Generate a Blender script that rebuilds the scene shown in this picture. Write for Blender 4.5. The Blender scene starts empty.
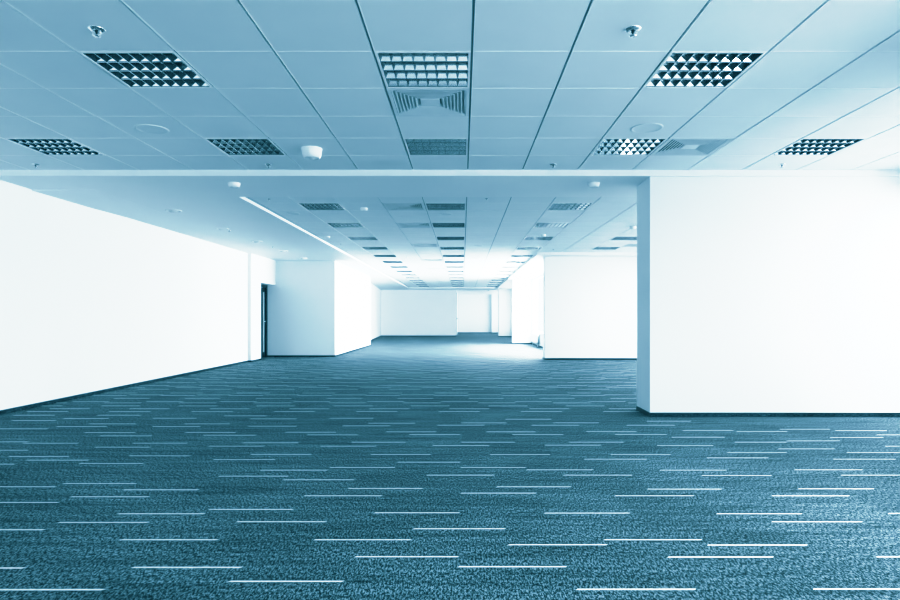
import bpy, bmesh, math, random
from mathutils import Vector
random.seed(7)
S = bpy.context.scene
C = S.collection

# ---------------------------------------------------------------- measures
EYE = 1.10            # camera height
CEIL = 2.71           # suspended tile ceiling
SOF = 2.644           # lower plaster soffits and beam
ROOF = 2.98
T = 0.6               # ceiling tile
GX = 0.058            # a long grid line
BEAM0, BEAM1 = 6.713, 7.89
XL, XR, XN = -5.21, 5.3, 3.3   # left wall face, window wall face of the wide bays
YB = -4.8             # wall behind the camera

# ---------------------------------------------------------------- materials
def nmat(name, col, rough=0.6, metal=0.0, spec=0.3):
    m = bpy.data.materials.new(name); m.use_nodes = True
    b = m.node_tree.nodes['Principled BSDF']
    b.inputs['Base Color'].default_value = (*col, 1)
    b.inputs['Roughness'].default_value = rough
    b.inputs['Metallic'].default_value = metal
    b.inputs['Specular IOR Level'].default_value = spec
    return m, m.node_tree, b

def painted(name, col, var=0.03, scale=1.5, rough=0.6, spec=0.25, bump=0.0, bscale=200):
    m, nt, b = nmat(name, col, rough, 0, spec)
    tc = nt.nodes.new('ShaderNodeTexCoord')
    n = nt.nodes.new('ShaderNodeTexNoise'); n.inputs['Scale'].default_value = scale
    n.inputs['Detail'].default_value = 3
    r = nt.nodes.new('ShaderNodeValToRGB')
    r.color_ramp.elements[0].position = .3; r.color_ramp.elements[1].position = .7
    r.color_ramp.elements[0].color = (*[c * (1 - var) for c in col], 1)
    r.color_ramp.elements[1].color = (*[min(1, c * (1 + var)) for c in col], 1)
    nt.links.new(tc.outputs['Object'], n.inputs['Vector'])
    nt.links.new(n.outputs['Fac'], r.inputs['Fac'])
    nt.links.new(r.outputs['Color'], b.inputs['Base Color'])
    if bump:
        n2 = nt.nodes.new('ShaderNodeTexNoise'); n2.inputs['Scale'].default_value = bscale
        bp = nt.nodes.new('ShaderNodeBump'); bp.inputs['Strength'].default_value = bump
        bp.inputs['Distance'].default_value = 0.002
        nt.links.new(tc.outputs['Object'], n2.inputs['Vector'])
        nt.links.new(n2.outputs['Fac'], bp.inputs['Height'])
        nt.links.new(bp.outputs['Normal'], b.inputs['Normal'])
    return m

WALL = painted('wall_paint', (.86, .88, .89), .012, .7, bump=.05)
SOFM = painted('soffit_paint', (.84, .865, .88), .015, .8)
TILE = painted('ceiling_tile', (.80, .83, .845), .02, 2.0, rough=.75, bump=.12, bscale=350)
GRID = painted('grid_light', (.90, .93, .94), .01, 3, rough=.4)
GROOVE = painted('grid_groove', (.20, .24, .26), .05, 4, rough=.7)
WHITE = painted('white_plastic', (.88, .90, .91), .01, 6, rough=.35, spec=.4)
LGREY = painted('vent_paint', (.70, .735, .75), .02, 5, rough=.5)
DARK = painted('dark_metal_and_shade', (.012, .015, .018), .1, 5, rough=.45)  # also blackens skirting where its shade is painted in
BLACKIN = painted('dark_inside', (.03, .035, .04), .1, 5, rough=.8)
DUCT = painted('duct_inside', (.10, .115, .125), .05, 5, rough=.8)
TUBE = painted('lamp_glass', (.85, .88, .88), .01, 8, rough=.2, spec=.5)
MIRROR = nmat('louvre_mirror', (.80, .82, .83), .07, 1.0)[0]
MIRROR_SHADE = nmat('louvre_mirror_shade', (.08, .09, .10), .25, 1.0)[0]  # dark copy of the mirror metal, paints the shaded faces of the cells
CHROME = nmat('chrome', (.80, .82, .84), .18, 1.0)[0]
STRIPE = painted('carpet_stripe', (.86, .88, .89), .10, 60, rough=.9, spec=.05)

def carpet_mat(name, dark, light, k=1.0):
    m, nt, b = nmat(name, light, .8, 0, .1)
    N, L = nt.nodes, nt.links
    tc = N.new('ShaderNodeTexCoord')
    def grain(scale, ys):
        mp = N.new('ShaderNodeMapping'); mp.inputs['Scale'].default_value = (1, ys, 1)
        L.new(tc.outputs['Object'], mp.inputs['Vector'])
        g = N.new('ShaderNodeTexNoise'); g.inputs['Scale'].default_value = scale; g.inputs['Detail'].default_value = 1
        L.new(mp.outputs['Vector'], g.inputs['Vector'])
        return g
    ga, gb = grain(215, .42), grain(125, .30)
    fine = N.new('ShaderNodeMath'); fine.operation = 'ADD'
    L.new(ga.outputs['Fac'], fine.inputs[0]); L.new(gb.outputs['Fac'], fine.inputs[1])
    half = N.new('ShaderNodeMath'); half.operation = 'MULTIPLY'; half.inputs[1].default_value = .5
    L.new(fine.outputs[0], half.inputs[0])
    ramp = N.new('ShaderNodeValToRGB')
    e = ramp.color_ramp.elements
    e[0].position = .42; e[1].position = .60
    e[0].color = (*dark, 1); e[1].color = (*light, 1)
    mid = e.new(.50); mid.color = (*[(a * .80 + c * .20) for a, c in zip(dark, light)], 1)
    L.new(half.outputs[0], ramp.inputs['Fac'])
    # yarn runs: long in x, short in y
    mp2 = N.new('ShaderNodeMapping'); mp2.inputs['Scale'].default_value = (1.1, 14, 1)
    L.new(tc.outputs['Object'], mp2.inputs['Vector'])
    run = N.new('ShaderNodeTexNoise'); run.inputs['Scale'].default_value = 1.0
    run.inputs['Detail'].default_value = 3; run.inputs['Roughness'].default_value = .6
    L.new(mp2.outputs['Vector'], run.inputs['Vector'])
    rr = N.new('ShaderNodeMapRange'); rr.inputs['From Min'].default_value = .3; rr.inputs['From Max'].default_value = .7
    rr.inputs['To Min'].default_value = .55; rr.inputs['To Max'].default_value = 1.45
    L.new(run.outputs['Fac'], rr.inputs['Value'])
    # broad wear
    big = N.new('ShaderNodeTexNoise'); big.inputs['Scale'].default_value = .7; big.inputs['Detail'].default_value = 2
    L.new(tc.outputs['Object'], big.inputs['Vector'])
    br = N.new('ShaderNodeMapRange'); br.inputs['From Min'].default_value = .3; br.inputs['From Max'].default_value = .7
    br.inputs['To Min'].default_value = .88; br.inputs['To Max'].default_value = 1.12
    L.new(big.outputs['Fac'], br.inputs['Value'])
    # carpet tiles of slightly different lots
    bk = N.new('ShaderNodeTexBrick'); bk.offset = .5
    bk.inputs['Scale'].default_value = 1; bk.inputs['Mortar Size'].default_value = 0
    bk.inputs['Brick Width'].default_value = .4785; bk.inputs['Row Height'].default_value = .4785
    bk.inputs['Color1'].default_value = (.86, .86, .86, 1); bk.inputs['Color2'].default_value = (1.12, 1.12, 1.12, 1)
    L.new(tc.outputs['Object'], bk.inputs['Vector'])
    m1 = N.new('ShaderNodeMath'); m1.operation = 'MULTIPLY'
    L.new(rr.outputs['Result'], m1.inputs[0]); L.new(br.outputs['Result'], m1.inputs[1])
    m2 = N.new('ShaderNodeMath'); m2.operation = 'MULTIPLY'
    L.new(m1.outputs[0], m2.inputs[0]); L.new(bk.outputs['Color'], m2.inputs[1])
    m3 = N.new('ShaderNodeMath'); m3.operation = 'MULTIPLY'; m3.inputs[1].default_value = k
    L.new(m2.outputs[0], m3.inputs[0])
    vm = N.new('ShaderNodeVectorMath'); vm.operation = 'SCALE'
    L.new(ramp.outputs['Color'], vm.inputs[0]); L.new(m3.outputs[0], vm.inputs['Scale'])
    L.new(vm.outputs['Vector'], b.inputs['Base Color'])
    return m
CARPET = carpet_mat('carpet', (.004, .006, .007), (.27, .31, .33))
SKIRT = carpet_mat('carpet_skirting', (.004, .006, .008), (.12, .15, .17), .6)

def glass_mat():
    m = bpy.data.materials.new('window_glass'); m.use_nodes = True
    nt = m.node_tree; nt.nodes.clear()
    o = nt.nodes.new('ShaderNodeOutputMaterial'); mx = nt.nodes.new('ShaderNodeMixShader')
    t = nt.nodes.new('ShaderNodeBsdfTransparent'); t.inputs['Color'].default_value = (.97, .985, .99, 1)
    g = nt.nodes.new('ShaderNodeBsdfGlossy'); g.inputs['Roughness'].default_value = .02
    mx.inputs[0].default_value = .04
    nt.links.new(t.outputs[0], mx.inputs[1])
    nt.links.new(g.outputs[0], mx.inputs[2]); nt.links.new(mx.outputs[0], o.inputs['Surface'])
    return m
GLASS = glass_mat()

# ---------------------------------------------------------------- mesh helpers
class MB:
    def __init__(s): s.v = []; s.f = []; s.mi = []; s.mats = []; s.sm = []
    def mat(s, m):
        if m not in s.mats: s.mats.append(m)
        return s.mats.index(m)
    def face(s, pts, m, smooth=False):
        b = len(s.v); s.v += [tuple(p) for p in pts]
        s.f.append(tuple(range(b, b + len(pts)))); s.mi.append(s.mat(m)); s.sm.append(smooth)
    def box(s, x0, x1, y0, y1, z0, z1, m):
        p = [(x0,y0,z0),(x1,y0,z0),(x1,y1,z0),(x0,y1,z0),(x0,y0,z1),(x1,y0,z1),(x1,y1,z1),(x0,y1,z1)]
        s.hexa(p, m)
    def hexa(s, p, m):
        b = len(s.v); s.v += p; k = s.mat(m)
        for q in ((0,3,2,1),(4,5,6,7),(0,1,5,4),(1,2,6,5),(2,3,7,6),(3,0,4,7)):
            s.f.append(tuple(b+i for i in q)); s.mi.append(k); s.sm.append(False)
    def prism(s, poly, z0, z1, m):      # poly counter-clockwise from above
        n = len(poly)
        s.face([(x, y, z0) for x, y in reversed(poly)], m)
        s.face([(x, y, z1) for x, y in poly], m)
        for i in range(n):
            a, c = poly[i], poly[(i+1) % n]
            s.face([(a[0],a[1],z0),(c[0],c[1],z0),(c[0],c[1],z1),(a[0],a[1],z1)], m)
    def lathe(s, prof, m, n=24, cx=0, cy=0, smooth=True, cap0=False, cap1=False):
        b = len(s.v); k = s.mat(m)
        for r, z in prof:
            for i in range(n):
                a = 2*math.pi*i/n
                s.v.append((cx + r*math.cos(a), cy + r*math.sin(a), z))
        for j in range(len(prof)-1):
            for i in range(n):
                i2 = (i+1) % n
                s.f.append((b+j*n+i, b+j*n+i2, b+(j+1)*n+i2, b+(j+1)*n+i)); s.mi.append(k); s.sm.append(smooth)
        if cap0: s.f.append(tuple(b+i for i in range(n))); s.mi.append(k); s.sm.append(False)
        if cap1: s.f.append(tuple(b+(len(prof)-1)*n+i for i in reversed(range(n)))); s.mi.append(k); s.sm.append(False)
    def tube(s, p, q, r, m, n=10, caps=True):
        p, q = Vector(p), Vector(q); d = (q-p).normalized()
        u = d.orthogonal().normalized(); w = d.cross(u)
        b = len(s.v); k = s.mat(m)
        for c in (p, q):
            for i in range(n):
                a = 2*math.pi*i/n
                s.v.append(tuple(c + r*(math.cos(a)*u + math.sin(a)*w)))
        for i in range(n):
            i2 = (i+1) % n
            s.f.append((b+i, b+i2, b+n+i2, b+n+i)); s.mi.append(k); s.sm.append(True)
        if caps:
            s.f.append(tuple(b+i for i in reversed(range(n)))); s.mi.append(k); s.sm.append(False)
            s.f.append(tuple(b+n+i for i in range(n))); s.mi.append(k); s.sm.append(False)
    def build(s, name, parent=None, fix=False):
        me = bpy.data.meshes.new(name)
        me.from_pydata(s.v, [], s.f)
        for m in s.mats: me.materials.append(m)
        me.polygons.foreach_set('material_index', s.mi)
        me.polygons.foreach_set('use_smooth', s.sm)
        me.update()
        if fix:
            bm = bmesh.new(); bm.from_mesh(me)
            bmesh.ops.recalc_face_normals(bm, faces=bm.faces[:])
            bm.to_mesh(me); bm.free()
        o = bpy.data.objects.new(name, me); C.objects.link(o)
        if parent: o.parent = parent
        return o

def struct(name, mb, parent=None):
    o = mb.build(name, parent)
    if parent is None: o['kind'] = 'structure'
    return o
def sbox(name, *b, m=None):
    mb = MB(); mb.box(*b, m or WALL); return struct(name, mb)
def thing(name, label, cat, loc, group=None):
    o = bpy.data.objects.new(name, None); C.objects.link(o)
    o.empty_display_size = .1; o.location = loc
    o['label'] = label; o['category'] = cat
    if group: o['group'] = group
    return o
def dup(root, loc, label):
    r = root.copy(); C.objects.link(r); r.location = loc; r['label'] = label
    for ch in list(root.children):
        c = ch.copy(); C.objects.link(c); c.parent = r
        for g in list(ch.children):
            d = g.copy(); C.objects.link(d); d.parent = c
    return r
ORD = ['zeroth','first','second','third','fourth','fifth','sixth','seventh','eighth','ninth','tenth',
       'eleventh','twelfth','thirteenth','fourteenth']

# ---------------------------------------------------------------- floor with inlaid pale stripes
TL = .4785
mb = MB()
for x1, ya, yb in ((3.45, -5, 3.9), (5.45, 3.9, 16.1), (3.0, 16.1, 42.1)):
    mb.face([(-6, ya, 0), (x1, ya, 0), (x1, yb, 0), (-6, yb, 0)], CARPET)
def stripe(x0, x1, y, w=.0138):
    e = .006
    if y > 5: w = .0138 + min(.006, (y-5)*.003)
    mb.face([(x0-e, y-w/2, .0015), (x1-e, y-w/2, .0015), (x1+e, y+w/2, .0015), (x0+e, y+w/2, .0015)], STRIPE)
K = 613 * EYE
def L_(l, ox):  return [(ox + a/3, ox + b/3, 400 + y/3) for a, b, y in l]
meas = L_([(-20,312,570),(-260,73,505),(398,725,503),(363,653,420),(-160,133,390),(176,444,368),(355,614,342),
  (628,880,329),(-80,176,308),(212,447,291),(370,595,270),(-60,168,261),(190,408,251),(656,865,229),(238,430,191),
  (-150,45,193),(80,265,181),(640,826,179),(27,207,170),(388,570,168),(-90,85,151),(285,452,142),(626,792,139),
  (-80,85,126),(68,235,130),(398,562,130),(728,895,129),(300,455,108),(610,768,106),(254,406,98),(556,706,98),
  (-15,145,87),(170,320,80),(458,600,80),(745,890,79),(268,408,72),(552,690,72),(36,168,62),(192,325,56),(458,590,55),
  (40,165,46),(292,422,46),(672,800,48),(750,890,156-101+2)], 0)
meas += L_([(165,475,471),(475,800,501),(-213,130,545),(43,333,420),(340,616,387),(625,922,435),(-190,78,366),(223,478,339),
  (733,990,340),(13,246,288),(145,368,266),(482,708,280),(590,812,261),(-50,162,240),(380,583,226),(790,997,226),
  (90,285,203),(-118,83,211),(292,480,187),(482,677,203),(680,880,210),(213,392,164),(570,750,164),(-148,33,164),
  (853,1040,178),(62,228,139),(398,567,137),(155,318,127),(484,645,127),(735,903,136),(808,972,127),(22,174,105),
  (328,480,104),(637,790,104),(-43,108,97),(258,408,96),(560,706,96),(858,1010,95),(128,270,78),(412,553,76),
  (695,838,76),(205,345,70),(484,620,69),(760,896,69),(90,220,55),(616,755,58)], 300)
meas += L_([(-70,287,569),(640,990,568),(203,520,472),(830,1140,471),(322,622,436),(12,305,420),(515,787,366),(350,606,342),
  (865,1120,341),(45,282,288),(515,748,288),(142,365,268),(595,822,267),(305,515,227),(722,930,226),(180,380,211),
  (583,788,210),(320,505,174),(700,888,178),(32,212,164),(382,560,158),(740,920,158),(535,705,147),(855,1020,139),
  (172,340,137),(405,560,127),(560,720,123),(215,375,112),(690,850,113),(830,990,105),(45,200,104),(410,562,95),
  (248,400,92),(705,860,92),(540,690,88),(80,225,76),(140,272,64)], 600)
for a, b, y in meas:
    Y = K / (y - 317)
    stripe((a-462.5)*Y/613, (b-462.5)*Y/613, Y)
# the rest of the floor: one stripe per carpet tile, alternate tiles alike, rows shifted in quarter tiles
row = 0; y = YB + .02
rng = random.Random(3)
while y < 41.8:
    off = rng.choice((0, .25, .5, .75)) * TL
    ya, yb = y + rng.uniform(.03, TL*.5), y + rng.uniform(TL*.45, TL-.03)
    i = 0; x = -5.9 + off
    while x + TL < 5.25:
        yy = (ya if i % 2 == 0 else yb)
        inframe = (yy < 4 and x + TL > XN) or (yy > 16.05 and x + TL > 2.82)
        if yy > 1.6:
            py = 317 + K/yy; p0 = 462.5 + 613*x/yy; p1 = 462.5 + 613*(x+TL)/yy
            inframe = inframe or py > 414 and p1 > 0 and p0 < 900
        if not inframe: stripe(x, x+TL, yy)
        x += TL; i += 1
    y += TL
struct('floor', mb)

# ---------------------------------------------------------------- tiled ceilings
def tiled(name, x0, x1, y0, y1, gy, holes, notch=None):
    m = MB(); z = CEIL
    i0 = math.floor((x0-GX)/T + 1e-6); i1 = math.ceil((x1-GX)/T - 1e-6)
    j0 = math.floor((y0-gy)/T + 1e-6); j1 = math.ceil((y1-gy)/T - 1e-6)
    h = .0075                                            # half the long groove
    for i in range(i0, i1):
        for j in range(j0, j1):
            a, b = max(x0, GX+i*T), min(x1, GX+(i+1)*T)
            c, d = max(y0, gy+j*T), min(y1, gy+(j+1)*T)
            if notch and (a+b)/2 > notch[0] and (c+d)/2 > notch[1]: continue
            # groove back and its far pale lip
            m.face([(a-h, c, z+.012), (a-h, d, z+.012), (a+h, d, z+.012), (a+h, c, z+.012)], GROOVE)
            m.face([(b-h, c, z+.0121), (b-h, d, z+.0121), (b+h, d, z+.0121), (b+h, c, z+.0121)], GROOVE)
            if (i, j) in holes: continue
            m.face([(a+h, c+.002, z), (a+h, d-.002, z), (b-h, d-.002, z), (b-h, c+.002, z)], TILE)
            for xx in (a+h, b-h):
                m.face([(xx, c, z), (xx, d, z), (xx, d, z+.013), (xx, c, z+.013)], GRID)  # tile edges in paler paint to look lit
            m.box(a+h, b-h, d-.003, d+.003, z-.0024, z+.004, GRID)  # pale strip painted in for the lit bevel of the tile
    # slim pale flange beside every long groove
    for i in range(i0, i1+1):
        x = GX + i*T
        if x0 < x < x1:
            yend = y1 if not (notch and x > notch[0]+.01) else notch[1]
            m.box(x+h-.001, x+h+.0035, y0, yend, z-.002, z+.003, GRID)
    return struct(name, m)

def ij(x, y, gy): return (round((x-GX)/T), round((y-gy)/T))
GY1, GY2 = 3.113, 8.05
LX = [GX-4*T, GX-T, GX+2*T, GX+5*T]            # left edges of the light columns -2.342 -.542 1.258 3.058
lights_near = [(x, 3.713) for x in LX[:3]] + [(x, 5.513) for x in [GX-7*T] + LX]
lights_far = [(x, 8.65+1.8*n, n) for n in range(14) for x in LX[:3]] + [(LX[3], 12.25, 2), (LX[3], 14.05, 3)]
vents_near = [(GX-T, 4.313), (GX+3*T, 5.513)]
vents_far = [(GX-2*T, y) for y in (8.65, 10.45, 13.45, 17.05, 20.05, 22.45, 27.25)] + [(GX+6*T, 13.45)]
tiled('ceiling', -5.3, XR+.1, -4.9, BEAM0, GY1, {ij(x, y, GY1) for x, y in lights_near + vents_near})
tiled('ceiling', -2.88, XR+.1, BEAM1, 33.1, GY2, {ij(l[0], l[1], GY2) for l in lights_far + vents_far}, notch=(1.858, 15.25))
mb = MB()
for x1, ya, yb in ((3.52, -5.1, 4), (5.52, 4, 16.2), (3.06, 16.2, 42.25)): mb.box(-6.2, x1, ya, yb, ROOF, ROOF+.15, SOFM)  # unseen slab above the ceilings, added to block sky light
struct('ceiling', mb)

mb = MB(); mb.box(-5.3, XR+.1, BEAM0, BEAM1, SOF, ROOF, SOFM)
mb.box(-5.3, XR+.1, BEAM0-.004, BEAM0, SOF, CEIL+.004, WALL)
struct('trim_1', mb)
mb = MB()
# left soffit, its near end stepped down a little by the wall
mb.hexa([(-6, 7.42, SOF-.03), (-4.45, 7.42, SOF-.0005), (-4.45, 7.5, SOF-.0005), (-6, 7.5, SOF-.03),
         (-6, 7.42, ROOF), (-4.45, 7.42, ROOF), (-4.45, 7.5, ROOF), (-6, 7.5, ROOF)], SOFM)
mb.hexa([(-6, 7.5, SOF-.03), (-4.45, 7.5, SOF-.0005), (-4.45, 9.5, SOF-.0005), (-6, 9.5, SOF-.001),
         (-6, 7.5, ROOF), (-4.45, 7.5, ROOF), (-4.45, 9.5, ROOF), (-6, 9.5, ROOF)], SOFM)
mb.box(-6, -2.88, BEAM1, 35, SOF, ROOF, SOFM)
mb.box(-2.88, -2.874, BEAM1, 33.1, SOF-.002, CEIL-.024, WALL)
mb.box(-2.88, -2.876, BEAM1, 33.1, CEIL-.024, CEIL+.002, GROOVE)  # dark strip painted as the shadow line above the pale edge
struct('ceiling', mb)
mb = MB()
mb.box(1.858, XR+.1, 15.25, 15.72, SOF, ROOF, WALL)
mb.box(1.858, 3.0, 15.72, 42.2, SOF, ROOF, WALL)
mb.box(-2.88, 1.858, 33.1, 42.2, SOF, ROOF, SOFM)
struct('ceiling', mb)

# ---------------------------------------------------------------- walls
def wall_with_holes_x(name, x0, x1, y0, y1, holes, z1=ROOF):
    """wall in the yz plane with openings (ya, yb, za, zb)"""
    m = MB(); y = y0
    for a, b, za, zb in sorted(holes):
        m.box(x0, x1, y, a, 0, z1, WALL)
        m.box(x0, x1, a, b, 0, za, WALL)
        m.box(x0, x1, a, b, zb, z1, WALL)
        y = b
    m.box(x0, x1, y, y1, 0, z1, WALL)
    return struct(name, m)
def wall_with_holes_y(name, y0, y1, x0, x1, holes, z1=ROOF):
    m = MB(); x = x0
    for a, b, za, zb in sorted(holes):
        m.box(x, a, y0, y1, 0, z1, WALL)
        m.box(a, b, y0, y1, 0, za, WALL)
        m.box(a, b, y0, y1, zb, z1, WALL)
        x = b
    m.box(x, x1, y0, y1, 0, z1, WALL)
    return struct(name, m)

DOORH = 1.975
mb = MB()
mb.box(XL-.25, XL, -5, 14.89, 0, ROOF, WALL)
mb.box(XL-.25, -5.13, 14.89, 15.6, 0, ROOF, WALL)         # slightly prouder pier
mb.box(XL-.25, -5.13, 15.6, 16.86, DOORH, ROOF, WALL)     # lintel over the doorway
mb.box(-5.7, XL-.25, 15.3, 17.2, 0, ROOF, WALL)
struct('wall_left', mb)
mb = MB(); mb.box(-6, -3.507, 16.86, 23.4, 0, ROOF, WALL); struct('wall_left_block', mb)
mb = MB(); mb.prism([(-6, 23.4), (-3.93, 23.4), (-4.22, 28.3), (-4.64, 34.9), (-6, 34.9)], 0, ROOF, WALL); struct('wall_left_far', mb)
sbox('wall_far', -6, -.345, 34.9, 35.1, 0, ROOF)
sbox('wall_far_side', -.56, -.345, 35.1, 42, 0, ROOF)
mb = MB(); mb.box(-.56, 3.1, 42, 42.2, 0, ROOF, WALL); mb.box(1.99, 2.84, 41.6, 42, 0, ROOF, WALL); struct('wall_far_recess', mb)
sbox('wall_right_front', 2.063, XR+.1, 6.743, 7.247, 0, ROOF)
sbox('wall_right_middle', 2.113, XR+.1, 15.7, 16.1, 0, ROOF)
sbox('wall_right_pier', 2.05, 2.86, 24.97, 25.55, 0, ROOF)
sbox('wall_right_pier', 2.00, 2.86, 33.9, 34.5, 0, ROOF)
WA = [(17.0, 24.75, .50, SOF-.02), (26.2, 33.3, .50, SOF-.02), (35.2, 41.2, .50, SOF-.02)]
wall_with_holes_x('wall_right_far', 2.84, 3.04, 16.1, 42, WA)
WN = [(-3.6, 3.7, .08, 2.35)]
wall_with_holes_x('wall_right_near_added', XN, XN+.2, -5, 3.9, WN)  # unseen window wall jogged in close, added to brighten the carpet at right
sbox('wall_right_return_added', XN, XR+.2, 3.9, 4.02, 0, ROOF)  # unseen return closing the added jog
WB = [(4.2, 6.6, .08, 2.58), (7.8, 15.2, .25, 2.58)]  # first opening is unseen, added to light the front wall and floor
wall_with_holes_x('wall_right', XR, XR+.2, 4.02, 16, WB)
WC = [(-4.9, -1.1, .85, 2.4), (1.0, 3.1, .85, 2.4)]
wall_with_holes_y('wall_back', YB-.2, YB, -5.4, XN+.2, WC)

# skirtings
SK = .048; d = .012
def skirt(name, boxes, m=SKIRT):
    b = MB()
    for x0, x1, y0, y1 in boxes: b.box(x0, x1, y0, y1, 0, SK, m)
    return struct(name, b)
skirt('baseboard_left', [(XL, XL+d, -4.8, 14.88), (XL, -5.13+d, 14.88-d, 14.89), (-5.13, -5.13+d, 14.89, 15.6)])
skirt('baseboard_left_block', [(-5.38, -3.507+d, 16.86-d, 16.86)], DARK)
skirt('baseboard_left_block', [(-3.507, -3.507+d, 16.86, 23.4)], SKIRT)
b = MB(); b.prism([(-3.93, 23.4), (-3.918, 23.4), (-4.208, 28.3), (-4.628, 34.89), (-4.64, 34.89), (-4.22, 28.3)], 0, SK, SKIRT); struct('baseboard_left_far', b)
skirt('baseboard_far', [(-4.64, -.345, 34.9-d, 34.9)], DARK)
skirt('baseboard_far_recess', [(-.345, 1.99, 42-d, 42), (1.99-d, 1.99, 41.6-d, 42), (1.99, 2.84, 41.6-d, 41.6)], DARK)
skirt('baseboard_right_front', [(2.063, XR, 6.743-d, 6.743)])
skirt('baseboard_right_front', [(2.063-d, 2.063, 6.743-d, 7.247)], DARK)  # side skirting painted black for the shade it lies in
skirt('baseboard_right_middle', [(2.113-d, XR, 15.7-d, 15.7), (2.113-d, 2.113, 15.7, 16.1)], DARK)
skirt('baseboard_right_pier', [(2.05-d, 2.84, 24.97-d, 24.97), (2.05-d, 2.05, 24.97, 25.55)], DARK)
skirt('baseboard_right_pier', [(2.0-d, 2.84, 33.9-d, 33.9), (2.0-d, 2.0, 33.9, 34.5)], DARK)
skirt('baseboard_right_far', [(2.84-d, 2.84, 16.1, 24.95), (2.84-d, 2.84, 25.55, 33.88), (2.84-d, 2.84, 34.5, 41.58)], DARK)

# ---------------------------------------------------------------- windows: frame > panes, daylight outside
def window_x(n, xw, a, b, za, zb, bays, inward=-1):
    f = MB(); w = .05
    x0, x1 = xw+.05, xw+.12
    f.box(x0, x1, a, b, za, za+w, WHITE); f.box(x0, x1, a, b, zb-w, zb, WHITE)
    for k in range(bays+1):
        y = a + (b-a-w)*k/bays
        f.box(x0, x1, y, y+w, za+w, zb-w, WHITE)
    f.box(xw-.02, xw+.05, a, b, za-.02, za+.012, WHITE)     # sill board
    fr = struct('window_%d' % n, f)
    for k in range(bays):
        y = a + (b-a-w)*k/bays + w; y2 = a + (b-a-w)*(k+1)/bays
        g = MB(); g.box(x0+.03, x0+.036, y, y2, za+w, zb-w, GLASS); g.build('pane', fr)
def window_y(n, yw, a, b, za, zb, bays):
    f = MB(); w = .05
    y0, y1 = yw-.12, yw-.05
    f.box(a, b, y0, y1, za, za+w, WHITE); f.box(a, b, y0, y1, zb-w, zb, WHITE)
    for k in range(bays+1):
        x = a + (b-a-w)*k/bays
        f.box(x, x+w, y0, y1, za+w, zb-w, WHITE)
    f.box(a, b, yw-.05, yw+.02, za-.02, za+.012, WHITE)
    fr = struct('window_%d' % n, f)
    for k in range(bays):
        x = a + (b-a-w)*k/bays + w; x2 = a + (b-a-w)*(k+1)/bays
        g = MB(); g.box(x, x2, y0+.03, y0+.036, za+w, zb-w, GLASS); g.build('pane', fr)
def area(name, loc, rot, sx, sy, power, col=(1, 1, 1)):
    l = bpy.data.lights.new(name, 'AREA'); l.shape = 'RECTANGLE'; l.size = sx; l.size_y = sy
    l.energy = power; l.color = col
    o = bpy.data.objects.new(name, l); C.objects.link(o); o.location = loc; o.rotation_euler = rot
    return o
AT, ATR, ATF = math.radians(62), math.radians(42), math.radians(73)
P_FAR, P_RIGHT, P_BACK = (150, 18, 17), (36, 34), 18
P_NEAR = 40          # watts per square metre of opening
n = 1
for (a, b, za, zb), bays in zip(WA, (2, 2, 2)):
    window_x(n, 2.84, a, b, za, zb, bays); n += 1
    area('daylight', (3.5, (a+b)/2, (za+zb)/2+.2), (0, ATF, 0), zb-za, b-a, P_FAR[n-2]*(b-a)*(zb-za))
for (a, b, za, zb), bays in zip(WN, (5,)):
    window_x(n, XN, a, b, za, zb, bays); n += 1
    area('daylight', (XN+.65, (a+b)/2, (za+zb)/2+.2), (0, ATR, 0), zb-za, b-a, P_NEAR*(b-a)*(zb-za))
for (a, b, za, zb), bays in zip(WB, (1, 4)):
    window_x(n, XR, a, b, za, zb, bays); n += 1
    area('daylight', (XR+.65, (a+b)/2, (za+zb)/2+.2), (0, ATR, 0), zb-za, b-a, P_RIGHT[n-6]*(b-a)*(zb-za))
for (a, b, za, zb), bays in zip(WC, (3, 2)):
    window_y(n, YB, a, b, za, zb, bays); n += 1
    area('daylight', ((a+b)/2, YB-.65, (za+zb)/2+.2), (AT, 0, 0), b-a, zb-za, P_BACK*(b-a)*(zb-za))

# ---------------------------------------------------------------- doors
mb = MB()      # dark frame of the doorway in the left wall
mb.box(-5.45, -5.36, 15.6, 15.68, 0, DOORH, DARK); mb.box(-5.45, -5.36, 16.74, 16.85, 0, DOORH, DARK)
mb.box(-5.45, -5.36, 15.68, 16.74, DOORH-.07, DOORH, DARK)
door = struct('door_1', mb)
mb = MB(); mb.box(-5.45, -5.40, 15.69, 16.73, .01, DOORH-.08, DARK); leaf = mb.build('door_leaf', door)
mb = MB(); mb.box(-5.402, -5.396, 16.60, 16.68, .15, DOORH-.2, LGREY); mb.build('edge_strip', door)
mb = MB(); mb.tube((-5.40, 16.64, .98), (-5.34, 16.64, .98), .012, CHROME); mb.tube((-5.34, 16.64, .98), (-5.34, 16.52, .98), .011, CHROME)
mb.build('door_handle', door)
mb = MB(); mb.box(-.375, -.335, 35.12, 36.0, .01, 2.5, DARK); door = struct('door_2', mb)
mb = MB(); mb.tube((-.335, 35.9, 1.0), (-.28, 35.9, 1.0), .014, DARK); mb.tube((-.28, 35.9, 1.0), (-.28, 35.78, 1.0), .014, DARK)
mb.build('door_handle', door)

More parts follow.
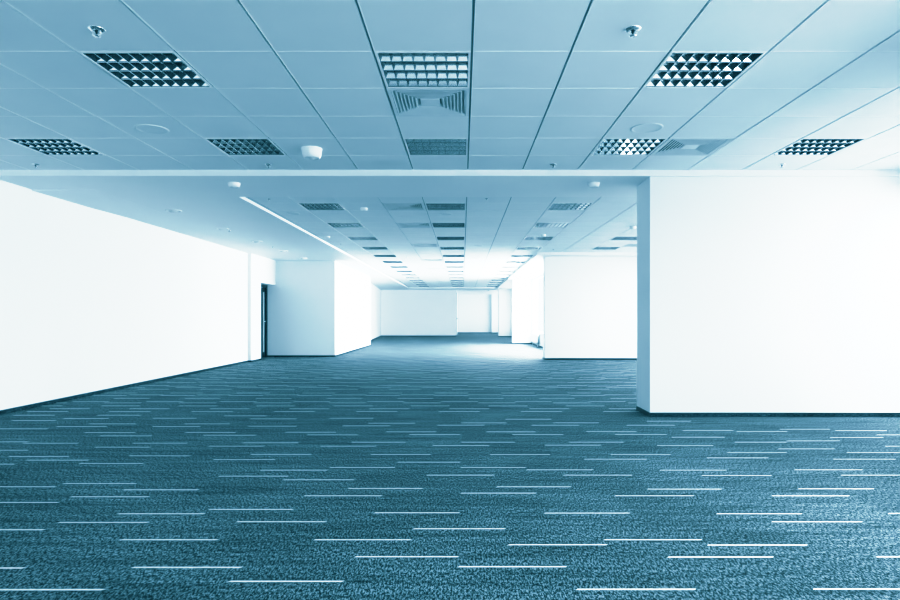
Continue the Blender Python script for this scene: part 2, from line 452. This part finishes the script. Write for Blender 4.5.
# ---------------------------------------------------------------- louvre luminaire
def make_light(loc, label):
    t = thing('ceiling_light', label, 'ceiling light', loc, 'louvre ceiling lights')
    f = MB(); a, b = .2925, .278
    for x0, x1, y0, y1 in ((-a, a, -a, -b), (-a, a, b, a), (-a, -b, -b, b), (b, a, -b, b)):
        f.box(x0, x1, y0, y1, -.003, .012, WHITE)
    f.build('frame', t)
    h = MB(); zt = .125
    h.face([(-a, -a, zt), (a, -a, zt), (a, a, zt), (-a, a, zt)], BLACKIN)
    for p, q in (((-a,-a),(a,-a)), ((a,-a),(a,a)), ((a,a),(-a,a)), ((-a,a),(-a,-a))):
        h.face([(*p, .004), (*q, .004), (*q, zt), (*p, zt)], BLACKIN)
    h.build('housing', t)
    l = MB(); nx, ny = 8, 4; cx, cy = 2*b/nx, 2*b/ny
    prof = [(0, 0)]
    for h, tilt in ((.005, 18.8), (.030, 18.8), (.007, 30)):
        prof.append((prof[-1][0] + h, prof[-1][1] + h*math.tan(math.radians(tilt))))
    for i in range(nx):
        for j in range(ny):
            x0, x1, y0, y1 = -b+i*cx+.0012, -b+(i+1)*cx-.0012, -b+j*cy+.002, -b+(j+1)*cy-.002
            for (za, da), (zb, db) in zip(prof, prof[1:]):
                ax, bx = za*.25, zb*.25
                P = [(x0+ax, y0+da, za), (x1-ax, y0+da, za), (x1-ax, y1-da, za), (x0+ax, y1-da, za)]
                Q = [(x0+bx, y0+db, zb), (x1-bx, y0+db, zb), (x1-bx, y1-db, zb), (x0+bx, y1-db, zb)]
                for k in range(4):
                    k2 = (k+1) % 4
                    l.face([P[k], Q[k], Q[k2], P[k2]], MIRROR if k in (0, 2) and za > .001 else MIRROR_SHADE)  # shade painted on side faces and lowest strip, keeps distant lights dark
    for i in range(nx+1):                     # lower edges of the blades
        x = -b+i*cx; l.box(x-.0013, x+.0013, -b, b, -.0005, .002, MIRROR)
    for j in range(ny+1):
        y = -b+j*cy; l.box(-b, b, y-.0021, y+.0021, -.0005, .002, MIRROR)
    l.build('louvre', t)
    for j in range(ny):
        y = -b+(j+.5)*cy; k = MB(); k.tube((-.265, y, .075), (.265, y, .075), .013, TUBE, 8); k.build('lamp_tube', t)
    return t
colname = {round(LX[0],2): 'left', round(LX[1],2): 'middle', round(LX[2],2): 'right', round(LX[3],2): 'outer right', round(GX-7*T,2): 'outer left'}
proto = None
def put_light(x, y, label):
    global proto
    loc = (x+.3, y+.3, CEIL)
    if proto is None: proto = make_light(loc, label)
    else: dup(proto, loc, label)
near_lab = {('left',0): 'large square louvre light, front left of the nearest ceiling, with bright mirrored cells',
 ('middle',0): 'large square louvre light in the middle front ceiling, directly before the square air vent',
 ('right',0): 'large square louvre light, front right of the nearest ceiling, with bright mirrored cells',
 ('outer left',1): 'dark louvre light at far left of the near ceiling, just before the beam',
 ('left',1): 'louvre light before the beam, left of the white round detector',
 ('middle',1): 'dark louvre light in the middle of the near ceiling, behind the square air vent',
 ('right',1): 'louvre light before the beam, touching the wide air vent on its right',
 ('outer right',1): 'louvre light at far right of the near ceiling, above the big white wall'}
for x, y in lights_near:
    put_light(x, y, near_lab[(colname[round(x,2)], 0 if y < 4.5 else 1)])
for x, y, r in lights_far:
    c = colname[round(x,2)]
    if c == 'outer right':
        put_light(x, y, 'dark louvre light above the right wall, ' + ('nearer of the two beside the pillar' if r == 2 else 'farther of the two, close to the wall top'))
    else:
        put_light(x, y, 'dark louvre light in the %s column beyond the beam, %s%s' % (c, ORD[r+1] + ' from the beam', ', farthest one' if r == 13 else ''))

# ---------------------------------------------------------------- square air vents
def make_vent(loc, label):
    t = thing('air_vent', label, 'air vent', loc, 'square ceiling air vents')
    f = MB(); a, b = .2925, .268
    for x0, x1, y0, y1 in ((-a, a, -a, -b), (-a, a, b, a), (-a, -b, -b, b), (b, a, -b, b)):
        f.box(x0, x1, y0, y1, -.004, .02, LGREY)
    f.build('frame', t)
    k = MB(); k.face([(-a, -a, .09), (a, -a, .09), (a, a, .09), (-a, a, .09)], DUCT)
    for p, q in (((-a,-a),(a,-a)), ((a,-a),(a,a)), ((a,a),(-a,a)), ((-a,a),(-a,-a))):
        k.face([(*p, .004), (*q, .004), (*q, .09), (*p, .09)], DUCT)
    k.build('duct', t)
    for n_ in range(7):
        s0 = .262 - n_*.0265; s1 = s0 - .0225
        m = MB()
        for off in (0, .0016):
            P = [(-s0,-s0,.0+off),(s0,-s0,off),(s0,s0,off),(-s0,s0,off)]
            Q = [(-s1,-s1,.021+off),(s1,-s1,.021+off),(s1,s1,.021+off),(-s1,s1,.021+off)]
            for i in range(4):
                j = (i+1) % 4
                m.face([P[i], P[j], Q[j], Q[i]], LGREY)
        for x0, x1, y0, y1 in ((-s0-.004, s0+.004, -s0-.004, -s0+.006), (-s0-.004, s0+.004, s0-.006, s0+.004),
                               (-s0-.004, -s0+.006, -s0+.006, s0-.006), (s0-.006, s0+.004, -s0+.006, s0-.006)):
            m.box(x0, x1, y0, y1, -.0012, .0006, LGREY)
        m.build('vane', t)
    m = MB(); m.box(-.072, .072, -.072, .072, .001, .012, LGREY); m.build('centre_plate', t)
    return t
vp = make_vent((vents_near[0][0]+.3, vents_near[0][1]+.3, CEIL), 'square concentric air vent directly behind the middle front louvre light')
dup(vp, (vents_near[1][0]+.3, vents_near[1][1]+.3, CEIL), 'square concentric air vent near the beam, right of a louvre light, above the pillar')
for k, (x, y) in enumerate(vents_far):
    lab = ('air vent beyond the beam left of the middle light column, %s from the beam' % ORD[k+1]) if k < 7 else 'air vent beside the outer right louvre lights, half hidden by the right pillar'
    dup(vp, (x+.3, y+.3, CEIL), lab)

# ---------------------------------------------------------------- small ceiling fittings
def make_speaker(loc, label, r=.13):
    t = thing('ceiling_speaker', label, 'speaker', loc, 'round ceiling speakers')
    m = MB(); m.lathe([(r, 0), (r, -.003), (r*.97, -.006), (r*.90, -.007), (r*.86, -.004)], TILE, 32); m.build('rim', t, fix=True)
    m = MB(); m.lathe([(r*.86, -.004), (r*.80, -.0015), (r*.5, -.003), (.001, -.004)], LGREY, 32); m.build('grille', t, fix=True)
    return t
sp1 = make_speaker((-2.66, 5.25, CEIL), 'flat round speaker in the near ceiling, between two louvre lights at left', .135)
dup(sp1, (1.57, 5.22, CEIL), 'flat round speaker in the near ceiling, in front of the right louvre light')
sp2 = make_speaker((-2.63, 9.52, CEIL), 'small round speaker beyond the beam, beside the white soffit edge at left', .10)
dup(sp2, (-.262, 9.56, CEIL), 'small round speaker beyond the beam, just behind the first middle light')
for k, y in enumerate((13.8, 16.75, 19.75, 22.75, 28.15)):
    dup(sp2, (.358, y, CEIL), 'small round speaker right of the middle light column, %s in its line' % ORD[k+1])

def make_sprinkler(loc, label, s=1.0):
    t = thing('ceiling_sprinkler', label, 'sprinkler', loc, 'fire sprinklers')
    m = MB(); m.lathe([(.048*s, .004), (.048*s, 0), (.046*s, -.004*s), (.030*s, -.012*s), (.018*s, -.014*s), (.016*s, 0)], CHROME, 24); m.build('rosette', t, fix=True)
    m = MB(); m.lathe([(.011*s, 0), (.011*s, -.016*s), (.006*s, -.019*s), (.0045*s, -.030*s), (.003*s, -.033*s)], DARK, 12); m.build('nozzle', t, fix=True)
    m = MB()
    for sg in (-1, 1):
        pts = [(.010*sg*s, 0, -.015*s), (.024*sg*s, 0, -.019*s), (.024*sg*s, 0, -.030*s), (.006*sg*s, 0, -.038*s)]
        for p, q in zip(pts, pts[1:]): m.tube(p, q, .0032*s, WHITE, 8)
    m.build('yoke', t)
    m = MB(); m.lathe([(.001, -.0375*s), (.020*s, -.038*s), (.021*s, -.041*s), (.001, -.041*s)], CHROME, 16); m.build('deflector', t, fix=True)
    return t
sk = make_sprinkler((-2.047, 3.43, CEIL), 'fire sprinkler in the near ceiling, above the front left louvre light', .95)
dup(sk, (.953, 3.43, CEIL), 'fire sprinkler in the near ceiling, left of the front right louvre light')
sk2 = make_sprinkler((-4.505, 6.47, CEIL), 'small fire sprinkler by the beam under the far left louvre light', .8)
sk3 = make_sprinkler((-4.19, 11.0, SOF), 'tiny fire sprinkler in the left soffit, beside the second downlight', .5)
for x, y, lab in ((-2.05, 6.47, 'small fire sprinkler by the beam, left of the white round detector'),
                  (.958, 6.47, 'small fire sprinkler by the beam, in the middle right of the near ceiling'),
                  (3.37, 6.47, 'small fire sprinkler by the beam at right, above the big white wall'),
                  (.33, 8.34, 'tiny fire sprinkler just beyond the beam, right of the first middle light'),
                  (-2.64, 8.36, 'tiny fire sprinkler just beyond the beam, at the soffit edge on the left'),
                  (-2.68, 13.5, 'tiny fire sprinkler beyond the beam, near the soffit edge, left of the third light'),
                  (-1.5, 16.45, 'tiny fire sprinkler far down the hall, right of the left light column'),
                  (2.16, 14.58, 'tiny fire sprinkler close above the top of the right middle wall')):
    dup(sk2 if y < 7 else sk3, (x, y, CEIL), lab)
dup(sk3, (-4.18, 13.5, SOF), 'tiny fire sprinkler in the left soffit, between the third and fourth downlights')

def make_detector(loc, label, r=.09, h=.085):
    t = thing('smoke_detector', label, 'smoke detector', loc, 'white smoke detectors')
    m = MB(); m.lathe([(r, 0), (r*1.02, -h*.12), (r*.98, -h*.18)], WHITE, 28); m.build('base', t, fix=True)
    m = MB(); m.lathe([(r*.98, -h*.18), (r*.93, -h*.55), (r*.82, -h*.86), (r*.70, -h*.93)], WHITE, 28); m.build('housing', t, fix=True)
    m = MB(); m.lathe([(r*.70, -h*.93), (r*.66, -h*.90), (r*.30, -h*.90), (r*.26, -h), (.001, -h)], LGREY, 28); m.build('sensor', t, fix=True)
    return t
make_detector((-1.44, 5.86, CEIL), 'large white round detector hanging from the near ceiling, left of the middle', .098, .10)
d2 = make_detector((-2.63, 7.06, SOF), 'small white detector under the beam at left, above the soffit edge', .07, .055)
dup(d2, (1.51, 7.06, SOF), 'small white detector under the beam at right, beside the pillar')
d3 = make_detector((-1.455, 9.05, CEIL), 'small white detector beyond the beam, right of the first left light', .055, .05)
for x, y, z, lab in ((-2.69, 12.2, CEIL, 'small white detector beside the white soffit edge, left of the third left light'),
                     (3.03, 10.9, CEIL, 'small white detector close by the right pillar, above the outer lights'),
                     (1.57, 11.93, CEIL, 'white detector hanging before the third light of the right column'),
                     (1.5, 35.0, SOF, 'tiny detector at the far end of the hall, over the recess')):
    dup(d3, (x, y, z), lab)

def make_downlight(loc, label):
    t = thing('downlight', label, 'downlight', loc, 'round downlights in the left soffit')
    m = MB(); m.lathe([(.115, 0), (.114, -.008), (.106, -.016), (.094, -.017), (.088, -.004)], WHITE, 28); m.build('trim_ring', t, fix=True)
    m = MB(); m.lathe([(.088, -.004), (.070, -.0025), (.045, -.0015), (.001, -.0012)], MIRROR, 28); m.build('reflector', t, fix=True)
    m = MB(); m.tube((-.055, .012, -.016), (.055, .012, -.016), .011, TUBE, 8); m.tube((-.055, -.02, -.016), (.055, -.02, -.016), .011, TUBE, 8); m.build('lamp', t)
    return t
dl = make_downlight((-4.18, 8.87, SOF), 'round downlight in the left soffit, nearest to the beam')
for k in range(1, 5):
    dup(dl, (-4.18, 8.87+1.8*k, SOF), 'round downlight in the left soffit, %s from the beam%s' % (ORD[k+1], ', above the front of the block' if k == 4 else ''))

# ---------------------------------------------------------------- radiator under the far right window
t = thing('radiator', 'white panel radiator under the bright window, behind the right middle wall', 'radiator', (2.76, 23.4, 0))
m = MB(); m.box(-.03, .045, -1.0, 1.0, .14, .47, WHITE)
for k in range(26): m.box(-.034, -.03, -.96+k*.0755, -.93+k*.0755, .17, .44, WHITE)
m.build('panel', t)
m = MB(); m.box(-.028, .043, -1.02, -1.001, .14, .47, WHITE); m.build('end_cap', t)
m = MB(); m.tube((.0, -1.06, 0), (.0, -1.06, .40), .011, DARK); m.tube((.0, -1.06, .40), (.0, -1.0, .40), .011, DARK); m.build('pipe', t)
m = MB(); m.tube((.0, 1.04, .0), (.0, 1.04, .2), .012, DARK); m.tube((.0, 1.04, .2), (.0, 1.0, .2), .012, DARK); m.build('valve', t)
for y in (-.8, .8):
    m = MB(); m.box(-.01, .02, y-.02, y+.02, 0, .14, LGREY); m.build('foot', t)

# ---------------------------------------------------------------- sky, camera, colour grade
w = bpy.data.worlds.new('World'); S.world = w; w.use_nodes = True
bg = w.node_tree.nodes['Background']; bg.inputs['Strength'].default_value = 2.2
tc = w.node_tree.nodes.new('ShaderNodeTexCoord'); sx = w.node_tree.nodes.new('ShaderNodeSeparateXYZ')
mr = w.node_tree.nodes.new('ShaderNodeMapRange'); mr.inputs['From Min'].default_value = -.45; mr.inputs['From Max'].default_value = -.15
cr = w.node_tree.nodes.new('ShaderNodeValToRGB')
cr.color_ramp.elements[0].color = (.12, .13, .14, 1); cr.color_ramp.elements[1].color = (.95, .98, 1, 1)
w.node_tree.links.new(tc.outputs['Generated'], sx.inputs[0]); w.node_tree.links.new(sx.outputs['Z'], mr.inputs['Value'])
w.node_tree.links.new(mr.outputs['Result'], cr.inputs['Fac']); w.node_tree.links.new(cr.outputs['Color'], bg.inputs['Color'])

cam = bpy.data.cameras.new('Camera'); co = bpy.data.objects.new('Camera', cam); C.objects.link(co)
co.location = (0, 0, EYE); co.rotation_euler = (math.pi/2, 0, 0)
cam.sensor_width = 36; cam.lens = 613/900*36
cam.shift_x = -12.5/900; cam.shift_y = 17/900
cam.clip_start = .05; cam.clip_end = 200
S.camera = co

v = S.view_settings
v.view_transform = 'Standard'; v.look = 'None'; v.exposure = 0.0; v.gamma = 1
v.use_curve_mapping = True
cm = v.curve_mapping
cm.use_clip = False
cm.extend = 'HORIZONTAL'
def setc(i, pts):
    c = cm.curves[i]
    while len(c.points) > 2: c.points.remove(c.points[1])
    c.points[0].location = pts[0]; c.points[-1].location = pts[-1]
    for p in pts[1:-1]: c.points.new(*p)
setc(0, [(0, 0), (.08, .018), (.2, .07), (.376, .205), (.456, .285), (.6, .43), (.75, .65), (.95, .83), (1.3, .93), (2, .97), (4, 1)])
setc(1, [(0, .003), (.1, .1), (.376, .376), (.6, .595), (.75, .735), (.95, .865), (1.3, .945), (2, .985), (4, 1)])
setc(2, [(0, .005), (.013, .022), (.08, .108), (.2, .268), (.376, .50), (.456, .57), (.6, .69), (.75, .785), (.95, .875), (1.3, .945), (2, .99), (4, 1)])
cm.update()
S.cycles.max_bounces = 10; S.cycles.diffuse_bounces = 6; S.cycles.glossy_bounces = 4
S.cycles.transparent_max_bounces = 12
S.cycles.use_denoising = True
